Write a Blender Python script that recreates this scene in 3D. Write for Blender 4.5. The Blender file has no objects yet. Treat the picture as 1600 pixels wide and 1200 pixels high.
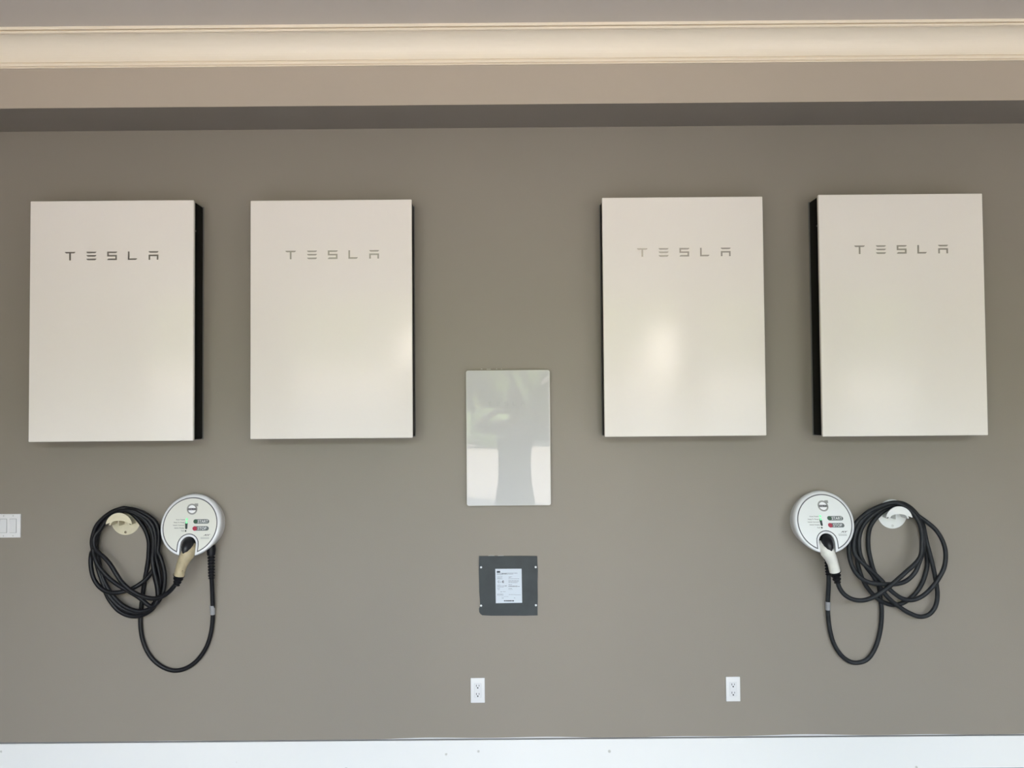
import bpy, bmesh, math, random
from mathutils import Vector, Matrix
random.seed(7)
SC = bpy.context.scene
COL = SC.collection

# ------------------------------------------------------------------ camera, light, exposure
CAM = Vector((0.0, -4.0, 1.717))
FPX = 1300.0
PITCH, ROLL = math.radians(1.674), math.radians(-0.47)
cd = bpy.data.cameras.new('camera'); cam = bpy.data.objects.new('camera', cd); COL.objects.link(cam)
cd.sensor_width = 36; cd.lens = FPX / 1600 * 36; cd.clip_start = 0.02; cd.clip_end = 300
RM = Matrix.Rotation(math.pi/2 + PITCH, 3, 'X') @ Matrix.Rotation(ROLL, 3, 'Z')
cam.matrix_world = Matrix.Translation(CAM) @ RM.to_4x4()
SC.camera = cam
SC.view_settings.view_transform = 'Standard'; SC.view_settings.look = 'None'
SC.view_settings.gamma = 1; SC.view_settings.use_curve_mapping = False
SC.view_settings.exposure = 3.0
try:
    SC.cycles.max_bounces = 14; SC.cycles.diffuse_bounces = 8
    SC.cycles.use_denoising = True
except Exception: pass

w = bpy.data.worlds.new('world'); SC.world = w; w.use_nodes = True
nt = w.node_tree; nt.nodes.clear()
sky = nt.nodes.new('ShaderNodeTexSky'); sky.sky_type = 'NISHITA'; sky.sun_disc = False
sky.sun_elevation = math.radians(38); sky.sun_rotation = math.radians(20)
bg = nt.nodes.new('ShaderNodeBackground'); bg.inputs['Strength'].default_value = 0.33
wo = nt.nodes.new('ShaderNodeOutputWorld')
hz = nt.nodes.new('ShaderNodeMix'); hz.data_type = 'RGBA'; hz.inputs[0].default_value = .6; hz.inputs[7].default_value = (6.0, 6.15, 6.65, 1)   # thin bright haze
nt.links.new(sky.outputs[0], hz.inputs[6]); nt.links.new(hz.outputs[2], bg.inputs[0]); nt.links.new(bg.outputs[0], wo.inputs[0])
sl = bpy.data.lights.new('sun', 'SUN'); sl.energy = 8.6; sl.angle = 0.009; sl.color = (1.0, 0.86, 0.70)
so = bpy.data.objects.new('sun', sl); COL.objects.link(so)
so.rotation_euler = Vector((0.635, 0.605, 0.48)).to_track_quat('Z', 'Y').to_euler()   # shines from behind the house
DX0, DX1, DZ, DY = -3.3, 1.73, 3.15, -5.6        # garage door opening
pl = bpy.data.lights.new('door_portal', 'AREA'); pl.shape = 'RECTANGLE'; pl.size = DX1-DX0; pl.size_y = DZ
pl.cycles.is_portal = True
po = bpy.data.objects.new('door_portal', pl); COL.objects.link(po)
po.location = ((DX0+DX1)/2, DY, DZ/2); po.rotation_euler = (math.pi/2, 0, 0)
pl2 = pl.copy(); pl2.size = 2.3; pl2.cycles.is_portal = True
po2 = bpy.data.objects.new('door_portal', pl2); COL.objects.link(po2); po2.location = (3.75, DY, DZ/2); po2.rotation_euler = (math.pi/2, 0, 0)

def P(px, py, d=0.0):
    """point of the plane y = -d (d metres in front of the back wall) seen at a photograph pixel"""
    r = RM @ Vector(((px-800)/FPX, -(py-600)/FPX, -1.0))
    t = (-d - CAM.y) / r.y
    return CAM + r * t

# ------------------------------------------------------------------ materials
MATS = {}
def lin(c):
    return tuple((v/255/12.92 if v/255 <= .04045 else ((v/255+.055)/1.055)**2.4) for v in c)
def mat(name, col, rough=0.5, metal=0.0, spec=0.5, coat=0.0, coat_rough=0.03, emit=None, estr=1.0, var=0.0, vscale=8.0, bump=0.0, bscale=80.0, ior=1.5):
    if name in MATS: return MATS[name]
    m = bpy.data.materials.new(name); m.use_nodes = True
    nt = m.node_tree; b = nt.nodes['Principled BSDF']
    b.inputs['Base Color'].default_value = (*col, 1); b.inputs['Roughness'].default_value = rough
    b.inputs['Metallic'].default_value = metal; b.inputs['Specular IOR Level'].default_value = spec
    b.inputs['Coat Weight'].default_value = coat; b.inputs['Coat Roughness'].default_value = coat_rough
    b.inputs['IOR'].default_value = ior
    if emit:
        b.inputs['Emission Color'].default_value = (*emit, 1); b.inputs['Emission Strength'].default_value = estr
    tc = nt.nodes.new('ShaderNodeTexCoord')
    if var > 0:
        n = nt.nodes.new('ShaderNodeTexNoise'); n.inputs['Scale'].default_value = vscale; n.inputs['Detail'].default_value = 3
        mr = nt.nodes.new('ShaderNodeMapRange'); mr.inputs[1].default_value = .3; mr.inputs[2].default_value = .7
        mr.inputs[3].default_value = 1-var; mr.inputs[4].default_value = 1+var
        mx = nt.nodes.new('ShaderNodeVectorMath'); mx.operation = 'SCALE'; mx.inputs[0].default_value = col
        nt.links.new(tc.outputs['Object'], n.inputs['Vector']); nt.links.new(n.outputs['Fac'], mr.inputs[0])
        nt.links.new(mr.outputs[0], mx.inputs['Scale']); nt.links.new(mx.outputs[0], b.inputs['Base Color'])
    if bump > 0:
        n = nt.nodes.new('ShaderNodeTexNoise'); n.inputs['Scale'].default_value = bscale; n.inputs['Detail'].default_value = 4
        bp = nt.nodes.new('ShaderNodeBump'); bp.inputs['Strength'].default_value = bump; bp.inputs['Distance'].default_value = .002
        nt.links.new(tc.outputs['Object'], n.inputs['Vector']); nt.links.new(n.outputs['Fac'], bp.inputs['Height'])
        nt.links.new(bp.outputs[0], b.inputs['Normal'])
    MATS[name] = m
    return m
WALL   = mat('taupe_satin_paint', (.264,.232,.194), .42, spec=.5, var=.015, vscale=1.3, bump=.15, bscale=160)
BEAM   = mat('beam_lit_face', (.46,.395,.32), .55, var=.012, vscale=1.5, bump=.12, bscale=160)  # lighter than the wall, brighter light on the beam front put into the colour
CEIL   = mat('ceiling_paint', (.70,.635,.565), .7, var=.01, vscale=1.2)
CROWN  = mat('cream_trim_paint', (.90,.81,.66), .35)
PLAST  = mat('bare_plaster', (.62,.61,.58), .8)
FLOOR  = mat('pale_epoxy_floor', (.32,.32,.33), .12, var=.04, vscale=3)
GLOSSW = mat('gloss_white_enamel', (.885,.835,.785), .18, spec=.34)
BLACKG = mat('black_plastic_side', (.0012,.0012,.0012), .4, spec=.04)
BACKP  = mat('grey_back_plate', (.14,.137,.13), .5)
CHROME = mat('brushed_lettering', (.36,.33,.31), .28, metal=1.0)
GLASSP = mat('mirror_glass_panel', (.60,.60,.595), .012, spec=.6)
GLASSR = mat('glass_rim', (.62,.62,.60), .15)
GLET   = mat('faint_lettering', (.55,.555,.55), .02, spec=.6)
DARKB  = mat('dark_backbox', (.03,.03,.03), .6)
SLATE  = mat('slate_metal', (.036,.044,.048), .45, var=.14, vscale=14, spec=.35)
LABEL  = mat('label_paper', (.60,.655,.72), .45)
INKD   = mat('label_ink_dark', (.02,.025,.035), .6)
INKM   = mat('label_ink_grey', (.20,.22,.26), .6)
SCREW  = mat('white_screw', (.82,.84,.84), .3)
CAULK  = mat('light_caulk', (.55,.55,.55), .6)
WPLAST = mat('white_plastic', (.74,.735,.74), .32)
WROCK  = mat('white_rocker', (.70,.70,.71), .3)
SLOT   = mat('slot_dark', (.02,.02,.025), .6)
SHADOWGAP = mat('gap_shadow_grey', (.25,.25,.25), .7)
SHELL  = mat('charger_shell', (.78,.79,.81), .25)
FACE   = mat('charger_face_ivory', (.72,.72,.66), .3)
FACE2  = mat('charger_face_white', (.80,.82,.81), .3)
RINGL  = mat('grey_outline', (.10,.10,.11), .5)
PILL   = mat('grey_pill', (.13,.145,.145), .4)
GREEN  = mat('green_button', (.03,.085,.045), .4)
RED    = mat('red_button', (.38,.02,.05), .4)
LETW   = mat('white_print', (.75,.77,.77), .4)
PRINT  = mat('print_grey', (.13,.13,.13), .6)
PRINTL = mat('print_pale', (.38,.38,.37), .6)
EMBLEM = mat('emblem_grey', (.33,.33,.31), .35, metal=.4)
EMBW   = mat('emblem_white', (.86,.86,.87), .3)
EMBD   = mat('emblem_bar', (.035,.03,.035), .4)
LEDON  = mat('green_led', (.3,.9,.45), .4, emit=(.16,1.0,.30), estr=.075)
LEDOFF = mat('dark_led', (.02,.035,.03), .3)
CAVITY = mat('cavity_black', (.006,.006,.009), .4)
CAVG   = mat('cavity_grey', (.16,.16,.15), .5)
RUBBER = mat('black_rubber', (.007,.007,.009), .42, var=.2, vscale=30, spec=.28)
RUBBER2= mat('charcoal_rubber', (.017,.019,.022), .5, var=.3, vscale=30, spec=.3)
BEIGE  = mat('yellowed_plastic', (.47,.395,.255), .38, var=.10, vscale=40)
CREAMP = mat('cream_plastic', (.66,.60,.44), .4, var=.05, vscale=30)
WHITEP = mat('handle_white', (.78,.77,.71), .35, var=.04, vscale=30)
HANGW  = mat('hanger_white', (.78,.79,.78), .35, var=.02, vscale=30)
TAPE   = mat('cable_sticker', (.30,.30,.31), .4)

# ------------------------------------------------------------------ mesh helpers
def obj(name, verts, faces, m, parent=None, smooth=False, mats=None, fm=None):
    me = bpy.data.meshes.new(name); me.from_pydata([tuple(v) for v in verts], [], faces)
    for mm in (mats or [m]): me.materials.append(mm)
    if fm:
        for p, i in zip(me.polygons, fm): p.material_index = i
    bm = bmesh.new(); bm.from_mesh(me); bmesh.ops.recalc_face_normals(bm, faces=bm.faces); bm.to_mesh(me); bm.free()
    if smooth:
        for p in me.polygons: p.use_smooth = True
        me.set_sharp_from_angle(angle=math.radians(40))
    o = bpy.data.objects.new(name, me); COL.objects.link(o)
    if parent: o.parent = parent
    return o
def empty(name, loc, label, cat, group=None):
    o = bpy.data.objects.new(name, None); COL.objects.link(o); o.location = loc; o.empty_display_size = .1
    o['label'] = label; o['category'] = cat
    if group: o['group'] = group
    return o
def struct(o): o['kind'] = 'structure'; return o
class G:
    """geometry collector, in coordinates relative to an origin"""
    def __init__(s, org=(0,0,0)): s.v = []; s.f = []; s.o = Vector(org)
    def add(s, verts, faces):
        n = len(s.v); s.v += [Vector(v) - s.o for v in verts]; s.f += [tuple(i+n for i in f) for f in faces]; return s
    def box(s, x0,x1,y0,y1,z0,z1, bev=0.0, seg=2):
        if bev <= 0:
            return s.add([(x,y,z) for x in (x0,x1) for y in (y0,y1) for z in (z0,z1)],
                         [(0,1,3,2),(4,6,7,5),(0,4,5,1),(2,3,7,6),(0,2,6,4),(1,5,7,3)])
        bm = bmesh.new(); bmesh.ops.create_cube(bm, size=1)
        for v in bm.verts: v.co = Vector((x0+(v.co.x+.5)*(x1-x0), y0+(v.co.y+.5)*(y1-y0), z0+(v.co.z+.5)*(z1-z0)))
        bmesh.ops.bevel(bm, geom=list(bm.edges), offset=bev, segments=seg, profile=.5, affect='EDGES')
        bm.verts.index_update()
        s.add([v.co.copy() for v in bm.verts], [tuple(v.index for v in f.verts) for f in bm.faces]); bm.free(); return s
    def prism(s, pts, d0, d1):
        """outline pts [(x,z)] extruded from y=-d0 to y=-d1"""
        n = len(pts)
        return s.add([(x,-d0,z) for x,z in pts] + [(x,-d1,z) for x,z in pts],
                     [tuple(range(n)), tuple(range(2*n-1, n-1, -1))] + [(i,(i+1)%n,n+(i+1)%n,n+i) for i in range(n)])
    def tube(s, pts, rad, seg=12, flat=1.0, up=None):
        pts = [Vector(p) for p in pts]; n = len(pts)
        rs = rad if isinstance(rad, (list,tuple)) else [rad]*n
        T = [(pts[min(i+1,n-1)]-pts[max(i-1,0)]).normalized() for i in range(n)]
        u = up or (Vector((0,1,0)) if abs(T[0].y) < .9 else Vector((1,0,0)))
        N = (u - T[0]*u.dot(T[0])).normalized(); vs = []
        for i in range(n):
            if i: N = (N - T[i]*N.dot(T[i])).normalized()
            B = T[i].cross(N)
            for k in range(seg):
                a = 2*math.pi*k/seg; vs.append(pts[i] + (N*math.cos(a)*flat + B*math.sin(a))*rs[i])
        fs = [(i*seg+k, i*seg+(k+1)%seg, (i+1)*seg+(k+1)%seg, (i+1)*seg+k) for i in range(n-1) for k in range(seg)]
        fs += [tuple(range(seg))[::-1], tuple((n-1)*seg+k for k in range(seg))]
        return s.add(vs, fs)
    def ball(s, c, r, seg=16, rings=10):
        c = Vector(c); r = Vector((r,r,r)) if not hasattr(r,'__len__') else Vector(r); vs=[]; fs=[]
        for i in range(rings+1):
            t = math.pi*i/rings
            for k in range(seg):
                a = 2*math.pi*k/seg; vs.append(c+Vector((r.x*math.sin(t)*math.cos(a), r.y*math.sin(t)*math.sin(a), r.z*math.cos(t))))
        for i in range(rings):
            for k in range(seg): fs.append((i*seg+k,i*seg+(k+1)%seg,(i+1)*seg+(k+1)%seg,(i+1)*seg+k))
        return s.add(vs, fs)
    def mk(s, name, m, parent=None, smooth=False): return obj(name, s.v, s.f, m, parent, smooth)
def rrect(x0,x1,z0,z1,r,n=5):
    out = []
    for cx,cz,a0 in ((x1-r,z1-r,0),(x0+r,z1-r,90),(x0+r,z0+r,180),(x1-r,z0+r,270)):
        for i in range(n+1):
            a = math.radians(a0+90*i/n); out.append((cx+r*math.cos(a), cz+r*math.sin(a)))
    return out
def smooth_path(pts, k=6):
    pts = [Vector(p) for p in pts]; out = []
    for i in range(len(pts)-1):
        p0 = pts[max(i-1,0)]; p1 = pts[i]; p2 = pts[i+1]; p3 = pts[min(i+2,len(pts)-1)]
        for j in range(k):
            t = j/k
            out.append(.5*((2*p1)+(p2-p0)*t+(2*p0-5*p1+4*p2-p3)*t*t+(3*p1-p0-3*p2+p3)*t**3))
    out.append(pts[-1])
    for _ in range(2):
        out = [out[0]] + [(out[i-1]+out[i]*2+out[i+1])/4 for i in range(1,len(out)-1)] + [out[-1]]
    return out
def text_geo(body, size, extr=.0003, align='LEFT', bold=0.0, shear=0.0):
    cu = bpy.data.curves.new('t', 'FONT'); cu.body = body; cu.size = size; cu.align_x = align; cu.align_y = 'CENTER'
    cu.extrude = extr; cu.offset = bold; cu.shear = shear; cu.resolution_u = 2
    o = bpy.data.objects.new('t', cu); COL.objects.link(o)
    me = bpy.data.meshes.new_from_object(o)
    v = [x.co.copy() for x in me.vertices]; f = [tuple(p.vertices) for p in me.polygons]
    bpy.data.objects.remove(o); bpy.data.curves.remove(cu); bpy.data.meshes.remove(me)
    return v, f

# ------------------------------------------------------------------ the room
zsoff = P(800,199.5).z; ZC = P(800,35.8,.422).z; zfas = P(800,162.75,.31).z
ztop_bb = P(800,1156.5,.016).z
XL, XR = -4.3, 5.4
D2X0, D2X1 = 2.6, 4.9      # second, narrower garage door
struct(G().box(XL-.2,XR+.2,0,.2,-.1,ZC+.2).mk('wall_back', WALL))
struct(G().box(XL-.2,XL,DY-.2,0,-.1,ZC+.2).mk('wall_left', WALL))
struct(G().box(XR,XR+.2,DY-.2,0,-.1,ZC+.2).mk('wall_right', WALL))
g = G(); g.box(XL,DX0,DY-.2,DY,-.1,ZC+.2); g.box(DX1,D2X0,DY-.2,DY,-.1,ZC+.2); g.box(D2X1,XR,DY-.2,DY,-.1,ZC+.2); g.box(DX0,D2X1,DY-.2,DY,DZ,ZC+.2) if False else [g.box(a,b,DY-.2,DY,DZ,ZC+.2) for a,b in ((DX0,DX1),(D2X0,D2X1))]
struct(g.mk('wall_front', WALL))
struct(G().box(XL,XR,DY,0,-.1,0).mk('floor', FLOOR))
struct(G().box(XL,XR,DY,0,ZC,ZC+.2).mk('ceiling', CEIL))
# beam box running along the top of the back wall, its underside coloured darker for shade
bo = struct(G().box(XL,XR,-.31,0,zsoff,ZC).mk('trim_1', BEAM)); bo.data.materials.append(WALL)     # darker wall material deepens the shade of the underside
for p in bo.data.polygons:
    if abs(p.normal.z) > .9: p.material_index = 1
# crown moulding swept along the beam
Z = lambda py, d: P(800, py, d).z
prof = [(.30, Z(100.6,.31)), (.317, Z(100.6,.317)), (.317, Z(98.9,.317)), (.311, Z(98.7,.311)), (.311, Z(97.5,.311)), (.323, Z(97.2,.323)), (.323, Z(93.3,.323)), (.315, Z(93.0,.315)), (.315, Z(91.7,.315))]
zb, zt = Z(91.4,.324), Z(46.8,.402)
for i in range(15):
    t = math.radians(90*i/14); prof.append((.324+.074*(1-math.cos(t)), zb+(zt-zb)*math.sin(t)))
prof += [(.398, Z(45.9,.398)), (.414, Z(45.8,.414)), (.414, Z(42.2,.414)), (.404, Z(41.9,.404)), (.404, Z(40.5,.404)), (.424, Z(40.2,.424)), (.424, ZC+.002), (.30, ZC+.002)]
n = len(prof)
vs = [(XL, -d, z) for d,z in prof] + [(XR, -d, z) for d,z in prof]
struct(obj('trim_2', vs, [(i,(i+1)%n,n+(i+1)%n,n+i) for i in range(n)] + [tuple(range(n)), tuple(range(2*n-1,n-1,-1))], CROWN))
# white baseboard with small scuffs
bbm = mat('baseboard_white', (.77,.765,.75), .4)
nt = bbm.node_tree; b = nt.nodes['Principled BSDF']; tc = nt.nodes.new('ShaderNodeTexCoord')
vo = nt.nodes.new('ShaderNodeTexVoronoi'); vo.inputs['Scale'].default_value = 9; vo.inputs['Randomness'].default_value = 1
nz = nt.nodes.new('ShaderNodeTexNoise'); nz.inputs['Scale'].default_value = 45
ad = nt.nodes.new('ShaderNodeMath'); ad.operation = 'MULTIPLY_ADD'; ad.inputs[1].default_value = .10
cr = nt.nodes.new('ShaderNodeValToRGB'); cr.color_ramp.elements[0].position = .10; cr.color_ramp.elements[0].color = (.50,.49,.45,1)
cr.color_ramp.elements[1].position = .128; cr.color_ramp.elements[1].color = (.77,.765,.75,1)
nt.links.new(tc.outputs['Object'], vo.inputs['Vector']); nt.links.new(tc.outputs['Object'], nz.inputs['Vector'])
nt.links.new(nz.outputs['Fac'], ad.inputs[0]); nt.links.new(vo.outputs['Distance'], ad.inputs[2])
nt.links.new(ad.outputs[0], cr.inputs[0]); nt.links.new(cr.outputs[0], b.inputs['Base Color'])
struct(G().box(XL,XR,-.016,0,0.0,ztop_bb,bev=.0015).mk('baseboard_back', bbm))
struct(G().box(XL,XL+.016,DY,-.016,0,ztop_bb).mk('baseboard_left', bbm))
struct(G().box(XR-.016,XR,DY,-.016,0,ztop_bb).mk('baseboard_right', bbm))
# ragged caulk line left unpainted just above the baseboard (a painted edge, part of the wall)
wallb = bpy.data.objects['wall_back']
pts = []; N = 150
for i in range(N+1):
    x = -2.75 + 5.5*i/N
    h = max(.0016, .0105*(.5+.5*math.sin(x*3.1+.4)*math.sin(x*7.3+1)) * (1 if x > -.75 else .35) - .001)
    pts.append((x, ztop_bb+.0015+h))
g = G(); vs=[]; fs=[]
for i,(x,z) in enumerate(pts): vs += [(x,-.0006,ztop_bb+.0008),(x,-.0006,z)]
for i in range(N): fs.append((2*i,2*i+1,2*i+3,2*i+2))
g.add(vs, fs); g.mk('caulk_line', CAULK, wallb)
g = G().box(-2.75,2.75,-.012,0,ztop_bb-.0004,ztop_bb+.0026); g.mk('seam', SHADOWGAP, wallb)  # grey strip painted in as the shadow line along the baseboard top

# ------------------------------------------------------------------ outside the open garage door
PAVE = mat('driveway_paving', (.27,.25,.225), .8, var=.12, vscale=1.5)
struct(G().box(-40,40,-75,DY-.0,-.12,-.01).mk('ground', PAVE))
STUC = mat('outer_stucco', (.5,.45,.38), .9)
struct(G().box(XL-6,XR+.2,DY-.65,.6,ZC+.2,5.35).mk('roof', STUC))
g = G().box(XL-6,XL-.2,DY-.2,0,-.1,ZC+.2); g.box(XR+.2,XR+6,DY-.2,0,-.1,ZC+.2); struct(g.mk('wall_outer', STUC))
# open sectional door parked under the ceiling on its tracks
def place_door():
    t = empty('garage_door', ((DX0+DX1)/2, DY+1.4, 3.2), 'white sectional garage door raised overhead on its tracks behind the photographer', 'garage door')
    o = t.location
    m = mat('door_white', (.7,.69,.66), .45)
    for k in range(4):
        G(o).box(DX0,DX1,DY+.35+k*.55,DY+.35+k*.55+.54,3.26,3.30,bev=.006).mk('door_section', m, t)
    steel = mat('galvanised_steel', (.6,.6,.6), .35, metal=1)
    for x in (DX0-.06, DX1+.03):
        G(o).tube(smooth_path([(x,DY+.06,.05),(x,DY+.06,2.85),(x,DY+.12,3.12),(x,DY+.35,3.24),(x,DY+1.0,3.24),(x,DY+2.9,3.24)],5), .02, 8).mk('track', steel, t)
    for x in (DX0-.06, DX1+.03):
        G(o).box(x-.015,x+.015,DY+2.7,DY+2.73,3.24,ZC-.001).mk('hanger_strap', steel, t)
place_door()
LEAF = [mat('hedge_green', (.055,.085,.030), .8, var=.5, vscale=4), mat('leaf_green', (.11,.14,.05), .8, var=.5, vscale=3)]
BARK = mat('bark', (.09,.065,.045), .9)
def crown(c, r, m, parent, name='foliage'):
    bm = bmesh.new(); bmesh.ops.create_icosphere(bm, subdivisions=4, radius=1)
    ph = random.random()*9
    for v in bm.verts:
        q = v.co.copy(); k = 1 + .16*math.sin(5*q.x+ph)*math.sin(4*q.y+2*ph)*math.sin(6*q.z+ph) + .07*math.sin(17*q.x+ph)*math.sin(19*q.z) + random.uniform(-.05,.05)
        v.co = Vector((q.x*r[0], q.y*r[1], q.z*r[2]))*k + Vector(c)
    bm.verts.index_update()
    g = G(parent.location); g.add([v.co.copy() for v in bm.verts], [tuple(v.index for v in f.verts) for f in bm.faces]); bm.free()
    return g.mk(name, m, parent)
spots = [(-21.5,-39,10.5),(-16.2,-38,11.2),(-10.8,-37,10.4),(-5.4,-38,11),(0,-37,11.2),(5.4,-38,10.8),(10.8,-37,10.6),(16.2,-38,11.3),(21.6,-37,10.7)]
names = ['farthest left','second from the left','third from the left','fourth from the left','middle','fourth from the right','third from the right','second from the right','farthest right']
side = [(-13.5,y,7.2) for y in (-10,-14.6,-19.2,-23.8,-28.4)] + [(15.5,y,6.6) for y in (-10,-14.6,-19.2,-23.8,-28.4)]  # unseen tree rows, added to block low sky at the sides
for i,(x,y,h) in enumerate(side):
    k = ['nearest the garage','second from the garage','third from the garage','fourth from the garage','farthest from the garage'][i%5]
    t = empty('sky_block_tree', (x,y,-.01), 'round green tree added to block low sky on the %s side of the driveway, %s' % ('left' if x < 0 else 'right', k), 'tree', 'added trees beside the driveway')
    G(t.location).tube([(x,y,-.01),(x+.05,y,h*.2),(x,y,h*.5)], [.18,.15,.12], 10).mk('trunk', BARK, t)
    crown((x,y,h*.54), (1.95,2.1,h*.46), LEAF[i%2], t)
for i,(x,y,h) in enumerate(spots):
    t = empty('street_tree', (x,y,-.01), 'leafy green tree across the street behind the camera, %s of the row' % names[i], 'tree', 'trees across the street')
    G(t.location).tube([(x,y,-.01),(x+.05,y,h*.3),(x,y,h*.55)], [.22,.17,.12], 10).mk('trunk', BARK, t)
    crown((x,y,h*.58), (2.4,1.9,h*.42), LEAF[i%2], t)
hedge = G((0,-32.4,0)); 
for i in range(11):
    x = -17.5+i*1.65; hedge.ball((x,-32.4+random.uniform(-.2,.2),.85), (1.1,.6,.95+random.uniform(-.1,.15)), 14, 9)
bm = bmesh.new(); bmesh.ops.create_grid(bm, x_segments=110, y_segments=24, size=.5)
g = G((0,-42.5,0)); N0 = 111
vs = [(-27+54*(v.co.x+.5), -42.5+(.9 if v.co.y < .49 else 0)+.35*math.sin(7*v.co.x*9)+random.uniform(-.16,.16), max(-.01,9.4*(v.co.y+.5)+(.5*math.sin(v.co.x*31) if v.co.y > .3 else 0))) for v in bm.verts]
fs = [tuple(v.index for v in f.verts) for f in bm.faces]; bm.free(); n = len(vs)
vs += [(x, y-2.2, z) for x,y,z in vs]; fs += [tuple(n+i for i in f) for f in fs]
top_i = [i for i in range(n) if i >= n-111]
fs += [(top_i[k],top_i[k+1],n+top_i[k+1],n+top_i[k]) for k in range(110)]
th = g.add(vs, fs).mk('screen_hedge', LEAF[0], None); th.location = (0,-42.5,0)
th['label'] = 'tall dark screen of dense evergreen foliage behind the street trees'; th['category'] = 'hedge'
t = empty('neighbour_house', (6.0,-33,-.01), 'small white gabled house across the street behind the camera', 'house'); o = t.location
HW = mat('house_white', (.75,.74,.70), .8); 
g = G(o); g.prism([(1.75,-.01),(7.8,-.01),(7.8,2.9),(4.8,4.9),(1.75,2.9)], 33.2, 35.2); g.mk('wall', HW, t)
g = G(o); g.prism([(1.35,2.75),(4.8,5.05),(8.2,2.75),(8.2,2.95),(4.8,5.3),(1.35,2.95)], 33.0, 35.4); g.mk('roof', mat('roof_grey',(.12,.12,.12),.8), t)
for x in (2.6,5.8): G(o).box(x,x+1.1,-33.2,-33.14,1.0,2.2).mk('window', mat('window_dark',(.03,.04,.05),.1), t)
h = hedge.mk('hedge', LEAF[0], None, True); h.location = (0,-32.4,0); h['label'] = 'low clipped green hedge along the far side of the street'; h['category'] = 'hedge'

# ------------------------------------------------------------------ battery units
def fit(tl, tr, bl, br, d):
    a,b_,c,e = P(*tl,d), P(*tr,d), P(*bl,d), P(*br,d)
    return (a.x+c.x)/2, (b_.x+e.x)/2, (c.z+e.z)/2, (a.z+b_.z)/2
def tesla(s, stroke):
    """outlines of the wide-set letters in a 15.5 x 13.4 cell, pitch 33"""
    L = []
    def q(ox, *pts): L.append([(ox+x, z) for x,z in pts])
    T, H = stroke, 13.4
    bar = lambda ox, z1, w=15.5, x=0: q(ox, (x,z1),(x+w,z1),(x+w-.5,z1-T*.55),(x+w-2.2,z1-T),(x+2.2,z1-T),(x+.5,z1-T*.55))
    bar(0,H,16.4); q(0,(6.9,H-T),(9.5,H-T),(9.5,0),(6.9,0))
    o = 34; bar(o,H); bar(o,H/2+T/2+.2); bar(o,T)
    o = 66.6; q(o,(0,H),(15.6,H),(15.1,H-T*.6),(13.3,H-T),(0,H-T)); q(o,(0,H-T),(2.5,H-T),(2.5,8.0),(0,8.0))
    q(o,(0,8.0),(15.2,8.0),(15.2,8.0-T),(0,8.0-T)); q(o,(12.7,8.0-T),(15.2,8.0-T),(15.2,T),(12.7,T)); q(o,(0,0),(15.2,0),(15.2,T),(2,T),(.5,T*.5))
    o = 99; q(o,(0,H),(2.5,H),(2.5,T),(0,T)); q(o,(0,0),(12.4,0),(14.1,T*.5),(14.6,T),(0,T))
    o = 131.6; bar(o,H); q(o,(0,8.0),(15.3,8.0),(15.3,8.0-T),(0,8.0-T)); q(o,(0,8.0-T),(2.5,8.0-T),(2.5,0),(0,0)); q(o,(12.8,8.0-T),(15.3,8.0-T),(15.3,0),(12.8,0))
    out = {}
    for a,p in zip(owner(L), L): out.setdefault(a, []).append([(x*s, z*s) for x,z in p])
    return [out[k] for k in range(5)]
def owner(L): return [min(4, int((p[0][0]+8)/33)) for p in L]
DU = .136
def battery(tl,tr,bl,br, lt, label, side_dot=None):
    x0,x1,z0,z1 = fit(tl,tr,bl,br,DU)
    t = empty('battery_unit', ((x0+x1)/2, 0, z0), label, 'battery', 'wall batteries')
    o = t.location
    G(o).box(x0,x1,-DU,-DU+.020,z0,z1,bev=.004,seg=3).mk('front_cover', GLOSSW, t, True)
    # enamel shell returns along top and bottom edges, softly rounded
    g = G(o)
    g.box(x0+.004,x1-.004,-DU+.018,-.006,z0+.004,z1-.004,bev=.006,seg=3)
    g.mk('side_housing', BLACKG, t, True)
    G(o).box(x0+.001,x1-.001,-.006,-.0005,z0+.002,z1-.002,bev=.001).mk('back_plate', BACKP, t)
    p = P(*lt, DU); s = 1/336.4
    for letter in tesla(s, 2.35):
        g = G(o)
        for poly in letter: g.prism([(p.x+x, p.z+z) for x,z in poly], DU-.0005, DU+.0009)
        g.mk('letter', CHROME, t)
    if side_dot:
        sx = x1-.004 if side_dot > 0 else x0+.004
        G(o).tube([(sx-.001*side_dot,-.105,z1-.14),(sx+.002*side_dot,-.105,z1-.14)], .0045, 12, up=Vector((0,1,0))).mk('side_screw', BACKP, t, True)
    return t
battery((48,313),(302.3,313.5),(43.3,691),(302.3,688.5),(101.3,407),'large white battery cabinet with black side, leftmost of the four on the wall',1)
battery((391,312.3),(643,312.3),(391,686.5),(645,684),(446,405.2),'large white battery cabinet second from left, between the leftmost one and the glossy glass panel',1)
battery((941.5,309.3),(1192.5,306.3),(944,682.5),(1197,681),(995.4,401.4),'large white battery cabinet second from right, just right of the glossy glass panel',-1)
battery((1278.3,305),(1534.3,301.2),(1285.7,682.5),(1545,680),(1335,397),'large white battery cabinet with black side, rightmost of the four on the wall',-1)

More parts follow.
